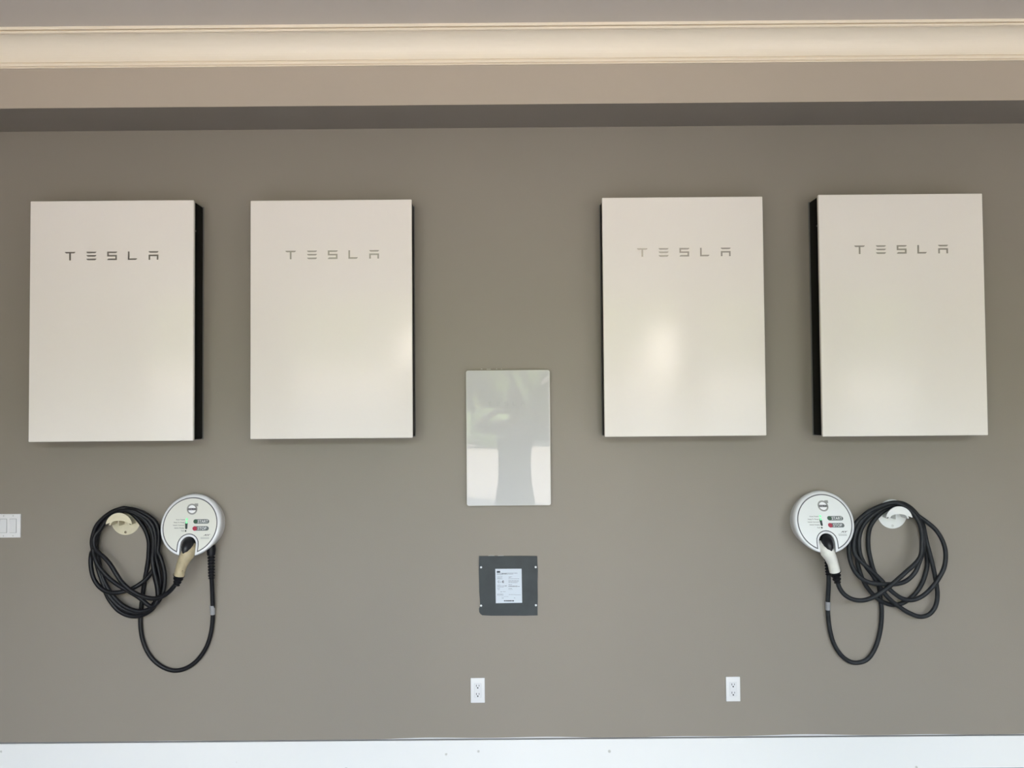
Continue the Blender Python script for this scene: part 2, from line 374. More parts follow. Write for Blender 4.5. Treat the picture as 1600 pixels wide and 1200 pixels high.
# ------------------------------------------------------------------ glossy glass panel
DG = .030
x0,x1,z0,z1 = fit((728.3,578.8),(859,578.3),(729.3,790),(860.6,789.8),DG)
t = empty('gateway_panel', ((x0+x1)/2,0,z0), 'glossy pale grey glass panel reflecting the photographer, above the dark metal cover', 'control panel')
o = t.location
G(o).prism(rrect(x0,x1,z0,z1,.010), DG-.008, DG).mk('rim', GLASSR, t, False)
G(o).prism(rrect(x0+.004,x1-.004,z0+.004,z1-.004,.007), DG-.002, DG+.0012).mk('glass_front', GLASSP, t)
G(o).box(x0+.010,x1-.010,-DG+.009,0,z0+.010,z1-.010).mk('back_box', DARKB, t)
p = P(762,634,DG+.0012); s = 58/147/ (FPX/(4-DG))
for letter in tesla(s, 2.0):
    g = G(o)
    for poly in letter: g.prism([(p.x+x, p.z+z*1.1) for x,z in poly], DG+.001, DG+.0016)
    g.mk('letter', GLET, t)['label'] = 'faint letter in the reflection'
# paint crumbs on the wall along its top edge
g = G()
for a,b_,py in ((751,754,576.6),(775,777,576.4),(783,784.3,576.4),(760,767,577)):
    p,q = P(a,py,.001),P(b_,py,.001); g.prism([(p.x,p.z-.0012),(q.x,q.z-.0012),(q.x-.001,q.z+.0012),(p.x+.002,p.z+.0014)], 0, .002)
g.mk('plaster_crumbs', PLAST, wallb)

# ------------------------------------------------------------------ dark metal cover with label
c6 = lambda x,y,d: P(740+x/10.909, 860+y/10.909, d)
DC = .006
o0 = c6(590,1115,0)
t = empty('metal_cover', (o0.x,0,o0.z), 'square dark slate metal cover plate with a white printed label, below the glass panel', 'cover plate')
o = t.location
outl = [(92,98),(400,97),(760,96),(1085,98),(1088,220),(1096,340),(1090,520),(1094,800),(1090,1000),(1091,1108),(860,1113),(600,1112),(300,1113),(150,1106),(118,1084),(96,1050),(92,992),(112,950),(106,820),(96,700),(92,500),(88,320)]
pp = [c6(x,y,DC) for x,y in outl]
G(o).prism([(p.x,p.z) for p in pp], 0, DC).mk('plate', SLATE, t)
for k,(x,y) in enumerate(((127,288),(1058,285),(128,942),(1062,935))):
    p = c6(x,y,DC); G(o).tube([(p.x,-DC+.001,p.z),(p.x,-DC-.0015,p.z),(p.x,-DC-.003,p.z)],[.0052,.005,.003],14).mk('screw', SCREW, t, True)
lab = [c6(x,y,DC+.0004) for x,y in ((370,315),(818,313),(828,893),(379,900))]
lo = G(o).prism([(p.x,p.z) for p in lab], DC, DC+.0004).mk('label', LABEL, t)
c20 = lambda x,y: P(765+x/20, 885+y/20, DC+.0006)
def words(g, x0, x1, y, h):
    x = x0
    while x < x1-6:
        wl = min(random.uniform(14,55), x1-x); a,b_ = c20(x,y-h/2), c20(x+wl,y+h/2)
        g.prism([(a.x,b_.z),(b_.x,b_.z),(b_.x,a.z),(a.x,a.z)], DC+.0004, DC+.0007); x += wl+random.uniform(5,9)
g = G(o); gm = G(o)
for x in (225,):
    a,b_ = c20(x,145),c20(x+106,195); g.prism([(a.x,b_.z),(b_.x,b_.z),(b_.x,a.z),(a.x,a.z)], DC+.0004, DC+.0007)
g.mk('header_mark', INKD, lo); g = G(o)
for a in ((450,760,1076,34),): words(g,*a)
g.mk('footer_word', INKD, lo); g = G(o)
for a in ((380,540,232,12),(480,535,608,14),(385,440,992,12),(590,700,570,9),(870,945,628,12)):
    words(g,*a); g.mk('bold_line', INKD, lo); g = G(o)
for a in ((225,345,108,6),(230,870,212,14),(230,740,242,12),(230,400,262,8),(235,400,328,14),(235,380,365,8),(235,415,390,9),(590,700,328,12),(600,650,348,8),
          (590,925,388,12),(590,920,450,14),(590,900,478,8),(590,870,508,10),(240,330,578,8),(240,530,612,12),(240,450,645,12),(590,870,612,14),(590,860,632,12),
          (240,320,688,12),(250,310,726,12),(590,700,690,12),(590,720,722,7),(345,380,795,18),(405,505,790,10),(235,430,872,16),(235,430,905,8),(600,800,880,10),(800,970,888,9),(380,600,945,6),(760,805,988,14)): words(gm,*a)
# two round approval marks
for cx,cy,r in ((290,480,38),(425,480,36)):
    ring = []
    for i in range(20):
        a = math.radians(50+260*i/19); ring.append((cx+r*math.cos(a), cy-r*math.sin(a)))
    for i in range(19):
        (a0,b0),(a1,b1) = ring[i],ring[i+1]; k = .55 if cx > 400 else .72
        q = [c20(a0,b0),c20(a1,b1),c20(cx+(a1-cx)*k,cy+(b1-cy)*k),c20(cx+(a0-cx)*k,cy+(b0-cy)*k)]
        (g if cx > 400 else gm).prism([(v.x,v.z) for v in q], DC+.0004, DC+.0007)
for a in ((405,460,480,14),): words(g,*a)
for a in ((330,360,490,18),(270,310,480,10)): words(gm,*a)
g.mk('approval_mark', INKD, lo); gm.mk('fine_print', INKM, lo)
g = G()
for a,b_ in ((247,357),(412,515)):
    p,q = c6(a,94,.002),c6(b_,88,.002); g.prism([(p.x,p.z),(q.x,p.z),(q.x-.002,q.z),(p.x+.002,q.z)],0,.002)
g.mk('bare_plaster', PLAST, wallb)

# ------------------------------------------------------------------ outlets and light switches
def outlet(tl,tr,bl,br,label):
    D = .006; x0,x1,z0,z1 = fit(tl,tr,bl,br,D); cx = (x0+x1)/2; cz = (z0+z1)/2
    t = empty('wall_outlet', (cx,0,cz), label, 'outlet', 'wall outlets'); o = t.location
    G(o).box(x0,x1,-D,0,z0,z1,bev=.0022,seg=3).mk('cover_plate', WPLAST, t, True)
    G(o).prism(rrect(cx-.0168,cx+.0168,cz-.0335,cz+.0335,.002), D-.001, D+.0003).mk('seam', mat('faint_gap',(.45,.46,.48),.6), t)
    ins = G(o).prism(rrect(cx-.016,cx+.016,cz-.0327,cz+.0327,.0015), D-.001, D+.0015).mk('receptacle', WROCK, t)
    for s in (1,-1):
        zc = cz + s*.0195; g = G(o)
        g.box(cx-.0078,cx-.0050,-D-.0018,-D-.001,zc-.001,zc+.0085); g.box(cx+.0050,cx+.0074,-D-.0018,-D-.001,zc,zc+.0078)
        g.tube([(cx,-D-.001,zc-.0065),(cx,-D-.0018,zc-.0065)], .0036, 10); g.mk('socket', SLOT, ins)
outlet((735,1060.2),(757,1059),(736,1098.8),(758,1097.9),'white double wall outlet directly below the dark metal cover')
outlet((1133.6,1058),(1156,1057.6),(1135.4,1096.3),(1157.4,1095.9),'white double wall outlet to the right, below the second battery cabinet from the right')
D = .006; a = P(32.3,803,D); b_ = P(31.8,840,D); x1 = (a.x+b_.x)/2; z1 = a.z; z0 = b_.z; x0 = x1-.1165
t = empty('light_switch', ((x0+x1)/2,0,(z0+z1)/2), 'white two-rocker light switch plate at the left edge of the photo', 'light switch'); o = t.location
G(o).box(x0,x1,-D,0,z0,z1,bev=.002,seg=3).mk('cover_plate', WPLAST, t, True)
for k in (-1,1):
    cx = (x0+x1)/2 + k*.0228; cz = (z0+z1)/2
    G(o).prism(rrect(cx-.0165,cx+.0165,cz-.0335,cz+.0335,.001), D-.001, D+.0002).mk('gap', mat('gap_grey',(.22,.23,.22),.6), t)
    g = G(o); y = lambda d: -d
    g.add([(cx-.0152,y(D),cz-.032),(cx+.0152,y(D),cz-.032),(cx+.0152,y(D),cz+.032),(cx-.0152,y(D),cz+.032),
           (cx-.0152,y(D+.004),cz-.032),(cx+.0152,y(D+.004),cz-.032),(cx+.0152,y(D+.0012),cz+.032),(cx-.0152,y(D+.0012),cz+.032)],
          [(0,1,2,3),(4,5,6,7),(0,1,5,4),(1,2,6,5),(2,3,7,6),(3,0,4,7)])
    g.mk('rocker', WROCK, t)
    for s in (-1,1): G(o).tube([(cx,-D+.001,cz+s*.0475),(cx,-D-.0008,cz+s*.0475)], .0026, 10).mk('screw', mat('plate_screw',(.45,.44,.42),.4), t)

# ------------------------------------------------------------------ EV chargers
# the face leans: its foot stands further out from the wall than its head
FT, FB = .050, .136        # depth of the face at the top and bottom rim
RD = .1415
def charger(c, facemat, label, mirror):
    cc = P(c[0], c[1], .092)
    t = empty('ev_charger', (cc.x, 0, cc.z), label, 'charger', 'round electric car chargers'); o = t.location
    slope = (FB-FT)/(2*RD)
    dep = lambda v: .092 - v*slope
    def F(u, v, h=0.0): return (cc.x+u, -(dep(v)+h), cc.z+v)
    # outline: circle with an arched notch at the foot, half width w, arch centre at v=-vn
    w, vn = .0345, .086
    def outline(R, w, vn, n=72):
        a0 = math.asin(w/R); pts = []
        for i in range(n+1):
            a = -math.pi/2 + a0 + (2*math.pi-2*a0)*i/n; pts.append((R*math.cos(a), R*math.sin(a)))
        zb = pts[-1][1]                       # now go up the left wall of the notch, round the arch, down the right wall
        for i in range(1,5): pts.append((-w, zb+( -vn-zb)*i/5))
        for i in range(13):
            a = math.pi - math.pi*i/12; pts.append((w*math.cos(a), -vn+w*math.sin(a)))
        for i in range(1,5): pts.append((w, -vn+(zb+vn)*i/5))
        return pts
    # body rings from the wall to the face
    rings = []
    for R,ww,mode in ((RD-.009,w+.000,'wall'),(RD-.004,w,'a'),(RD,w,'b'),(RD-.001,w+.0006,'c'),(RD-.005,w+.002,'d'),(RD-.009,w+.0045,'e')):
        pts = outline(R, ww, vn); ring = []
        for u,v in pts:
            d = dep(v)
            y = {'wall':.0006,'a':d*.45,'b':d-.022,'c':d-.009,'d':d-.002,'e':d}[mode]
            ring.append((cc.x+u, -y, cc.z+v))
        rings.append(ring)
    n = len(rings[0]); vs = [p for r in rings for p in r]
    fs = [(k*n+i, k*n+(i+1)%n, (k+1)*n+(i+1)%n, (k+1)*n+i) for k in range(len(rings)-1) for i in range(n)]
    fs += [tuple(range((len(rings)-1)*n, len(rings)*n)), tuple(range(n))]
    G(o).add(vs, fs).mk('body', SHELL, t, True)
    def facepoly(pts, h, name, m, parent):
        n = len(pts); g = G(o); g.add([F(u,v,h) for u,v in pts]+[F(u,v,0) for u,v in pts], [tuple(range(n))]+[(i,(i+1)%n,n+(i+1)%n,n+i) for i in range(n)])
        return g.mk(name, m, parent)
    ol = facepoly(outline(RD-.0140, w+.0115, vn), .0006, 'outline_ring', RINGL, t)
    fp = facepoly(outline(RD-.0187, w+.0158, vn), .0010, 'face_panel', facemat, t)
    # helpers for print on the face, given in photo pixels relative to the left charger's face
    k = 1/332.5
    def uv(px, py):
        v = -(py-821)*k*1.0; u = (px-297.0)*k; u -= v*slope*1.545/3.9
        return u, v                                # undo the sideways shift of the lean
    def prt(pts, name, m, h=.0016, parent=fp): return facepoly([uv(*p) for p in pts], h, name, m, parent)
    def disc(px,py,r,n=28): return [(px+r*math.cos(2*math.pi*i/n), py+r*math.sin(2*math.pi*i/n)) for i in range(n)]
    def pill(x0,x1,yc,h,n=8):
        r=h/2; return [(x1-r+r*math.sin(math.pi*i/n), yc-r*math.cos(math.pi*i/n)) for i in range(n+1)]+[(x0+r-r*math.sin(math.pi*i/n), yc+r*math.cos(math.pi*i/n)) for i in range(n+1)]
    def txt(body, px, py, size, m, name, align='LEFT', bold=0, sx=1.0, shear=0, h=.0024, parent=fp):
        u,v = uv(px,py); tv,tf = text_geo(body, size*k, .0002, align, bold, shear)
        g = G(o); g.add([F(u+a.x*sx, v+a.y, h+a.z) for a in tv], tf); return g.mk(name, m, parent)
    # emblem
    em = prt(disc(300.3,796.6,8.3), 'emblem', EMBLEM, .0016)
    prt([(304.6,788.2),(309.9,788.0),(309.7,792.6),(308.0,792.2),(306.6,794.0),(303.4,790.8)], 'emblem_arrow', EMBLEM, .0016, em)
    prt(disc(300.3,796.6,6.6), 'emblem_edge', mat('emblem_line',(.10,.10,.10),.4), .0018, em)
    prt(disc(300.3,796.6,6.1), 'emblem_disc', EMBW, .0020, em)
    bb = prt([(293.6,795.0),(307.0,795.0),(307.0,798.2),(293.6,798.2)], 'emblem_bar', EMBD, .0023, em)
    txt('VOLVO', 300.3, 796.7, 3.0, mat('emblem_word',(.5,.5,.5),.4), 'emblem_word', 'CENTER', 0, 1.3, h=.0027, parent=em)
    # buttons
    b1 = prt(pill(302.2,327.0,815.1,6.6), 'start_button', PILL); prt(disc(305.6,815.1,3.2), 'green_dot', GREEN, .0019, b1)
    b1['label'] = 'grey button pill with green end'
    txt('START', 308.9, 815.3, 6.0, LETW, 'button_word', 'LEFT', .00012, .93, parent=b1)
    b2 = prt(pill(301.2,326.2,825.5,6.6), 'stop_button', PILL); prt(disc(304.4,825.5,3.4), 'red_dot', RED, .0019, b2)
    b2['label'] = 'grey button pill with red end'
    txt('STOP', 308.6, 825.7, 6.0, LETW, 'button_word', 'LEFT', .00012, .98, parent=b2)
    # status lights
    st = prt([(289.4,815.5),(293.4,815.5),(292.9,825.5),(291.2,826.6),(289.6,825.5)], 'status_strip', LEDOFF, .0016)
    prt(disc(292.2,811.8,1.7), 'status_light', LEDON, .0024)['label'] = 'lit green status light'
    prt(disc(291.6,816.4,1.7), 'status_light', LEDON, .0024)['label'] = 'lit green status light'
    prt(disc(290.3,829.0,1.2), 'status_light', LEDOFF, .0024)['label'] = 'unlit status light'
    for (s, xr, yy) in (('Power Present',289.2,812.2),('Ready To Charge',288.2,816.4),('Vehicle Connected',288.2,820.5),('Vehicle Charging',288,824.6),('Fault',287.8,828.9)):
        txt(s, xr, yy, 2.35, PRINT, 'status_caption', 'RIGHT', .00004, .98, h=.0016)
    txt('AV', 326.6, 835.4, 3.5, PRINT, 'maker_mark', 'RIGHT', .0003, 1.9, .35, h=.0016)
    for yy in (838.9, 840.6): prt([(313.4,yy-.35),(326.4,yy-.35),(326.4,yy+.35),(313.4,yy+.35)], 'small_print', PRINTL, .0014)
    # dark docking well behind the notch
    g = G(o); g.tube([(cc.x,-.004,cc.z-vn),(cc.x,-.030,cc.z-vn)], .0335, 28); g.mk('docking_well', CAVITY, t, True)
    return t, cc, F
def handle(t, path, rads, m, label):
    o = t.location; pts = smooth_path([P(*p) for p in path], 6)
    n = len(pts); rr = []
    for i in range(n):
        s = i/(n-1)*(len(rads)-1); a = int(min(s, len(rads)-2)); rr.append(rads[a]+(rads[a+1]-rads[a])*(s-a))
    h = G(o).tube(pts, rr, 24).mk('connector_handle', m, t, True); h['label'] = label
    return h
def ribs(o, p0, p1, r0, r1, nrib, name, parent, m):
    """ribbed strain relief: alternating collars along a tapering core"""
    p0, p1 = Vector(p0), Vector(p1); pts=[]; rr=[]
    N = nrib*4
    for i in range(N+1):
        s = i/N; pts.append(p0.lerp(p1, s)); base = r0+(r1-r0)*s
        rr.append(base*(1.0 if i%4 in (0,1) else .74))
    return G(o).tube(pts, rr, 18).mk(name, m, parent)
CR = .0103

tL, cL, _ = charger((297,821), FACE, 'round white car charger with start and stop buttons, left side, yellowed beige plug', False)
tR, cR, _ = charger((1288.6,816), FACE2, 'round white car charger with start and stop buttons, right side, clean white plug', True)

# --- left connector
o = tL.location
hl = handle(tL, [(279.8,899.2,.125),(283,886,.128),(287.8,875,.130),(293.3,866,.126),(299,858,.112),(303,851,.090)], [.0240,.0240,.0275,.0315,.0235,.0130], BEIGE, 'yellowed beige plug handle')
G(o).tube([P(286.8,865.5,.150),P(288.5,861.5,.146),P(290.5,857,.136),P(293,851.5,.120),P(295,846,.098),P(296.5,843,.070)], [.005,.0155,.0225,.026,.025,.022], 18).mk('connector_nose', CAVITY, tL, True)
p = P(284.5,892.5,.150); G(o).tube([p+Vector((0,.006,0)), p-Vector((0,.001,0))], .0032, 12).mk('handle_screw', mat('aged_screw',(.35,.28,.18),.4), hl, True)
ribs(o, P(279.8,898.5,.125), P(276.0,914.0,.115), .0262, .0150, 3, 'connector_collar', tL, RUBBER)
G(o).tube([P(330,852,.050),P(330,858,.050),P(330,867,.050)], [.019,.0215,.0185], 18).mk('cable_gland', RUBBER, tL, True)
ribs(o, P(330,866,.050), P(330.6,903.5,.044), .0180, .0155, 8, 'strain_relief', tL, RUBBER)
# --- right connector
o = tR.location
hr = handle(tR, [(1304.6,893.6,.125),(1301.5,881,.128),(1297.6,871,.130),(1292.3,862,.126),(1286.6,854,.112),(1282.8,847,.090)], [.0245,.0240,.0275,.0315,.0235,.0130], WHITEP, 'clean white plug handle')
G(o).tube([P(1298.4,861.5,.150),P(1297,857.5,.146),P(1295,853,.136),P(1292.5,847.5,.120),P(1290.5,842,.098),P(1289,839,.070)], [.005,.0155,.0225,.026,.025,.022], 18).mk('connector_nose', CAVITY, tR, True)
ribs(o, P(1304.8,893.0,.125), P(1308.5,910.0,.118), .0262, .0160, 3, 'connector_collar', tR, RUBBER)
G(o).tube([P(1292.5,850,.045),P(1292.5,858,.045),P(1293,866,.045)], [.019,.0215,.0185], 18).mk('cable_gland', RUBBER, tR, True)
ribs(o, P(1293,865,.045), P(1294.6,897.5,.040), .0180, .0150, 7, 'strain_relief', tR, RUBBER)

# --- cables (each one continuous hose)
# left: out of the gland, long U loop, up the right side, five turns over the hanger, into the plug
A = .014; B2 = .035; C2 = .056
r1 = lambda d: [(232.5,862,d),(233,850,d),(231,838,d),(225.5,825,d),(216.5,812.5,d),(207,802.5,d)]
r2 = lambda d: [(239,864,d),(239.5,850,d),(238.5,836,d),(234,823,d),(225,811.5,d),(212,802.5,d)]
r3 = lambda d: [(246.5,862,d),(247.5,850,d),(248.3,838,d),(246.5,823,d),(240,812.5,d),(228,803.5,d),(214,797.5,d)]
l1 = lambda d: [(190,798.5,d),(177,803.5,d),(166,813,d),(157.5,825,d),(152.5,839,d),(151,852,d)]
l2 = lambda d: [(190,794.5,d),(175,799.8,d),(161.5,809.5,d),(151,821,d),(146,834,d),(143.5,848,d)]
top = lambda d,row: [(198,797.8 if row==0 else 794.2,d)]
path = [(330.6,900,.044),(331.3,915,.036),(332,935,.026),(332.6,958,.018),(330.5,985,.014),(323.5,1009,.014),(310,1030,.014),(292.5,1043.5,.014),(272.5,1048,.014),(252,1041,.014),(234.5,1025,.014),(223.5,1002,.014),(219.5,976,.013),(220.5,950,.013),(222,938,.013),(224,922,.013),(226.5,905,.013),(229.3,889,.013),(231.7,875,.013)]
path += r1(A)+top(A,0)+l1(A)
# turn a (outer left, crosses up to the right)
path += [(141.8+2,862,.030),(141.8,872,.045),(142,885,.052),(145,900,.058),(151,912,.062),(160,921,.064),(170,925.5,.066),(182,926,.066),(194,924,.062),(206,920,.055),(218,913,.045),(228,905,.036),(237,894,.034),(243,882,.034),(247,871,.030)]
path += r3(.024)+top(A,1)+l2(A+.004)
# turn d (deepest hanging)
path += [(147,862,.022),(151,876,.030),(155,890,.034),(159,905,.034),(163,920,.034),(168,932,.034),(175,943,.034),(185,954,.034),(198,961,.034),(210,963,.034),(222,961,.036),(234,955,.040),(243,945,.046),(246.5,933,.052),(245.5,918,.054),(242.5,904,.054),(240,889,.050),(239,876,.044)]
path += r2(B2)+top(B2,0)+l1(B2)
# turn e
path += [(152,866,.036),(155,880,.040),(158,893,.044),(162,906,.046),(168,918,.050),(176,930,.052),(186,941,.054),(198,949.5,.056),(212,954.5,.058),(226,954.5,.058),(238,949,.058),(248,939,.058),(254,927,.056),(257,913,.052),(257.5,898,.048),(254.5,883,.046),(250,869,.044)]
path += r3(.046)+top(B2,1)+l2(B2+.006)
# turn g (rides between the two deepest turns)
path += [(146.5,863,.046),(150.5,878,.046),(154.5,893,.048),(159.5,908,.050),(166,923,.050),(174,935.5,.050),(184.5,946,.048),(196.5,953.5,.046),(209,957.5,.046),(221.5,957,.046),(232.5,951.5,.046),(241,942.5,.046),(247.5,930,.044),(250.5,915,.042),(249.5,899,.042),(246.5,884,.042),(243.5,872,.044)]
path += [(242.5,861,.050),(243.2,849,.052),(242.8,836,.052),(239.5,823,.052),(231.5,811.5,.052),(218,803,.054),(204,797.5,.056),(192,798,.056),(178,803.5,.054),(167,812.5,.052),(158,824,.052),(152,837,.052),(148.5,850,.052)]
# turn c
path += [(145.5,862,.055),(149,874,.064),(153.5,884,.068),(162,894.5,.070),(173,905.5,.072),(186,915,.072),(200,923,.074),(212,930,.074),(223,938,.074),(231,945,.076),(237.5,947.5,.078),(243.5,943.5,.080),(247.5,932,.078),(246,915,.074),(242.5,900,.070),(239.5,886,.064),(238,872,.058)]
path += r2(C2)+top(C2,0)+l1(C2)
path = path[:-3]+[(156,828,.058),(149,836,.064),(146.5,846,.070)]
# last run to the plug
path += [(149,857,.076),(156,865,.082),(164,872,.086),(172.5,882,.090),(180.5,895,.092),(188.5,907.5,.094),(198,917.5,.096),(208.5,925,.097),(220,931,.098),(232,934.5,.099),(244,935,.100),(255.5,931,.103),(265,924,.108),(272,916,.112),(276,910,.114)]
G(tL.location).tube(smooth_path([P(*p) for p in path], 5), CR, 12).mk('cable', RUBBER, tL, True)['label'] = 'black cable looped over the cream hanger'
q = [P(331.6,946,.022),P(332.2,953,.020),P(332.3,960,.018)]
G(tL.location).tube(q, CR+.0014, 16).mk('cable_sticker', TAPE, tL, True)

# right cable; coordinates from an enlarged crop (origin 1310,770, scale 8.889)
c8 = lambda x,y,d: (1310+x/8.889, 770+y/8.889, d)
path = [(1294.6,895,.040),(1294.8,912,.034),(1294,928,.026),(1293.3,950,.018),(1295.5,978,.014),(1302,1004,.014),(1313.5,1023,.014),(1327,1033.5,.014),(1341,1035.5,.014),(1356.5,1029.5,.014),(1368.5,1010,.014),(1375.5,985,.013),(1377.5,962,.013)]
path += [c8(600,1600,.0145),c8(585,1480,.0145),c8(570,1330,.0145),c8(530,1180,.0145),c8(480,1050,.0145),c8(450,940,.0145),c8(420,800,.0145),c8(412,660,.0145),c8(425,520,.0145),c8(475,410,.0145),c8(560,310,.0145),c8(660,230,.0145),c8(760,175,.014)]
Rt  = lambda d: [c8(900,185,d),c8(1000,245,d),c8(1080,340,d),c8(1140,450,d),c8(1170,580,d)]
Rt2 = lambda d: [c8(900,150,d),c8(1010,215,d),c8(1100,310,d),c8(1170,420,d),c8(1200,560,d)]
Lt  = lambda d: [c8(262,560,d),c8(300,440,d),c8(370,350,d),c8(460,270,d),c8(560,205,d),c8(660,160,d)]
Lt2 = lambda d: [c8(290,600,d),c8(330,480,d),c8(400,380,d),c8(500,290,d),c8(600,225,d),c8(690,185,d)]
tp = lambda d,row: [c8(780,170 if row==0 else 135,d)]
# F (innermost, ghostly grey strand on the right going to the low left)
path += Rt(.0145)+[c8(1200,720,.014),c8(1225,860,.014),c8(1235,990,.014),c8(1205,1140,.014),c8(1150,1280,.014),c8(1060,1410,.014),c8(950,1500,.014),c8(850,1548,.014),c8(740,1555,.016),c8(640,1525,.022),c8(550,1475,.028),c8(470,1400,.032),c8(400,1315,.034),c8(345,1220,.034),c8(300,1110,.034),c8(270,990,.032),c8(255,850,.030),c8(252,700,.028)]
path += Lt(.020)+tp(.0145,1)
# E (lowest loop)
path += Rt2(.020)+[c8(1230,700,.034),c8(1265,830,.038),c8(1300,970,.040),c8(1335,1120,.040),c8(1362,1270,.038),c8(1375,1400,.036),c8(1365,1520,.034),c8(1325,1620,.034),c8(1250,1695,.034),c8(1150,1722,.036),c8(1050,1700,.038),c8(930,1640,.042),c8(820,1565,.046),c8(710,1475,.050),c8(620,1370,.052),c8(550,1260,.054),c8(480,1150,.054),c8(400,1050,.052),c8(340,950,.048),c8(300,850,.044),c8(285,720,.042)]
path += Lt2(.036)+tp(.035,0)
# C (outer right loop)
path += [c8(900,180,.036),c8(1020,250,.040),c8(1120,330,.046),c8(1220,400,.052),c8(1340,500,.056),c8(1430,630,.060),c8(1480,770,.062),c8(1490,900,.062),c8(1468,1040,.062),c8(1410,1160,.062),c8(1330,1280,.062),c8(1220,1395,.062),c8(1110,1465,.062),c8(1000,1492,.062),c8(890,1470,.064),c8(790,1410,.068),c8(700,1330,.070),c8(610,1230,.072),c8(520,1140,.072),c8(420,1050,.072),c8(330,970,.070),c8(255,890,.068),c8(215,800,.062),c8(215,680,.058)]
path += [c8(250,520,.054),c8(310,400,.052),c8(400,310,.050),c8(500,240,.046),c8(610,190,.042),c8(690,160,.038)]+tp(.035,1)
# D (short loop ending at the leftmost strand)
path += [c8(890,160,.040),c8(1000,225,.048),c8(1090,325,.054),c8(1150,440,.060),c8(1180,570,.064),c8(1185,700,.066),c8(1165,840,.068),c8(1125,960,.070),c8(1080,1080,.072),c8(1000,1180,.076),c8(900,1245,.080),c8(780,1268,.084),c8(650,1270,.086),c8(520,1262,.088),c8(400,1235,.086),c8(290,1165,.082),c8(210,1060,.078),c8(165,940,.072),c8(145,820,.066),c8(150,690,.058),c8(180,560,.054),c8(230,440,.054)]
path += [c8(310,350,.054),c8(400,275,.054),c8(510,215,.056),c8(640,165,.056)]+tp(.056,1)
# B (front strand, down and round into the plug)
path += [c8(880,170,.058),c8(990,240,.060),c8(1080,340,.068),c8(1140,460,.078),c8(1160,590,.084),c8(1160,720,.088),c8(1150,850,.092),c8(1110,935,.096),c8(1040,1010,.100),c8(950,1090,.104),c8(850,1180,.107),c8(740,1275,.108),c8(630,1360,.110),c8(510,1435,.110),c8(390,1485,.110),c8(270,1495,.112),c8(160,1465,.113),c8(70,1400,.114),c8(10,1310,.116),(1308.6,908,.118)]
G(tR.location).tube(smooth_path([P(*p) for p in path], 5), CR, 12).mk('cable', RUBBER2, tR, True)['label'] = 'dark charcoal cable looped over the white hanger'
G(tR.location).tube([P(1293.6,940,.021),P(1293.4,946,.019),P(1293.4,953,.018)], CR+.0014, 12).mk('cable_sticker', TAPE, tR, True)

# ------------------------------------------------------------------ cable hangers
def hanger(pc, m, label, screwm):
    c = P(pc[0], pc[1], 0); R = .0695; DL = .068
    t = empty('cable_hanger', (c.x,0,c.z), label, 'cable hanger', 'cable hangers'); o = t.location
    circ = [(c.x+R*math.cos(2*math.pi*i/48), c.z+R*math.sin(2*math.pi*i/48)) for i in range(48)]
    G(o).prism(circ, .0005, .0030).mk('wall_plate', m, t, False)
    # arched saddle carrying the cable, from plate to lip
    g = G(o); n = 18; Ro, Ri = .0345, .0295; zc = c.z-.022; vs=[]; fs=[]
    for d in (.0028, DL):
        for r in (Ro+ (0 if d < .02 else .0), Ri):
            for i in range(n+1):
                a = math.radians(12+156*i/n); vs.append((c.x+r*1.45*math.cos(a), -d, zc+r*1.25*math.sin(a)))
    m_ = n+1
    for i in range(n):
        fs += [(i,i+1,2*m_+i+1,2*m_+i),(m_+i,m_+i+1,3*m_+i+1,3*m_+i),(i,i+1,m_+i+1,m_+i),(2*m_+i,2*m_+i+1,3*m_+i+1,3*m_+i)]
    fs += [(0,m_,3*m_,2*m_),(n,m_+n,3*m_+n,2*m_+n)]
    g.add(vs, fs); g.mk('saddle', m, t, True)
    # crescent lip
    out = []; inn = []
    for i in range(25):
        a = math.radians(8+164*i/24); out.append((c.x+.0625*math.cos(a), c.z-.018+.0625*math.sin(a)))
        inn.append((c.x+.0625*math.cos(math.radians(8))*(1-2*i/24), c.z-.018+.0625*math.sin(math.radians(8)) + .0215*math.sin(math.pi*i/24)-.004*math.sin(math.pi*i/24)))
    vs = [(x,-DL,z) for x,z in out]+[(x,-DL,z) for x,z in inn]+[(x,-DL-.006,z) for x,z in out]+[(x,-DL-.006,z) for x,z in inn]; k=25; fs=[]
    for i in range(k-1):
        fs += [(i,i+1,k+i+1,k+i),(2*k+i,2*k+i+1,3*k+i+1,3*k+i),(i,i+1,2*k+i+1,2*k+i),(k+i,k+i+1,3*k+i+1,3*k+i)]
    G(o).add(vs,fs).mk('front_lip', m, t)
    # small web bracing the saddle
    G(o).box(c.x-.010,c.x-.006,-.060,-.0028,c.z-.018,c.z+.012).mk('web', m, t)
    zz = c.z-.056; G(o).tube([(c.x,-.002,zz),(c.x,-.0045,zz),(c.x,-.0055,zz)], [.0062,.006,.004], 14).mk('screw', screwm, t, True)
hanger((197.0,813.0), CREAMP, 'cream yellowed cable hanger left of the left charger, holding the black cable coil', mat('screw_bronze',(.22,.18,.13),.4,metal=.6))
hanger((1393.8,803.0), HANGW, 'white cable hanger right of the right charger, holding the charcoal cable coil', mat('screw_pale',(.6,.6,.58),.4))

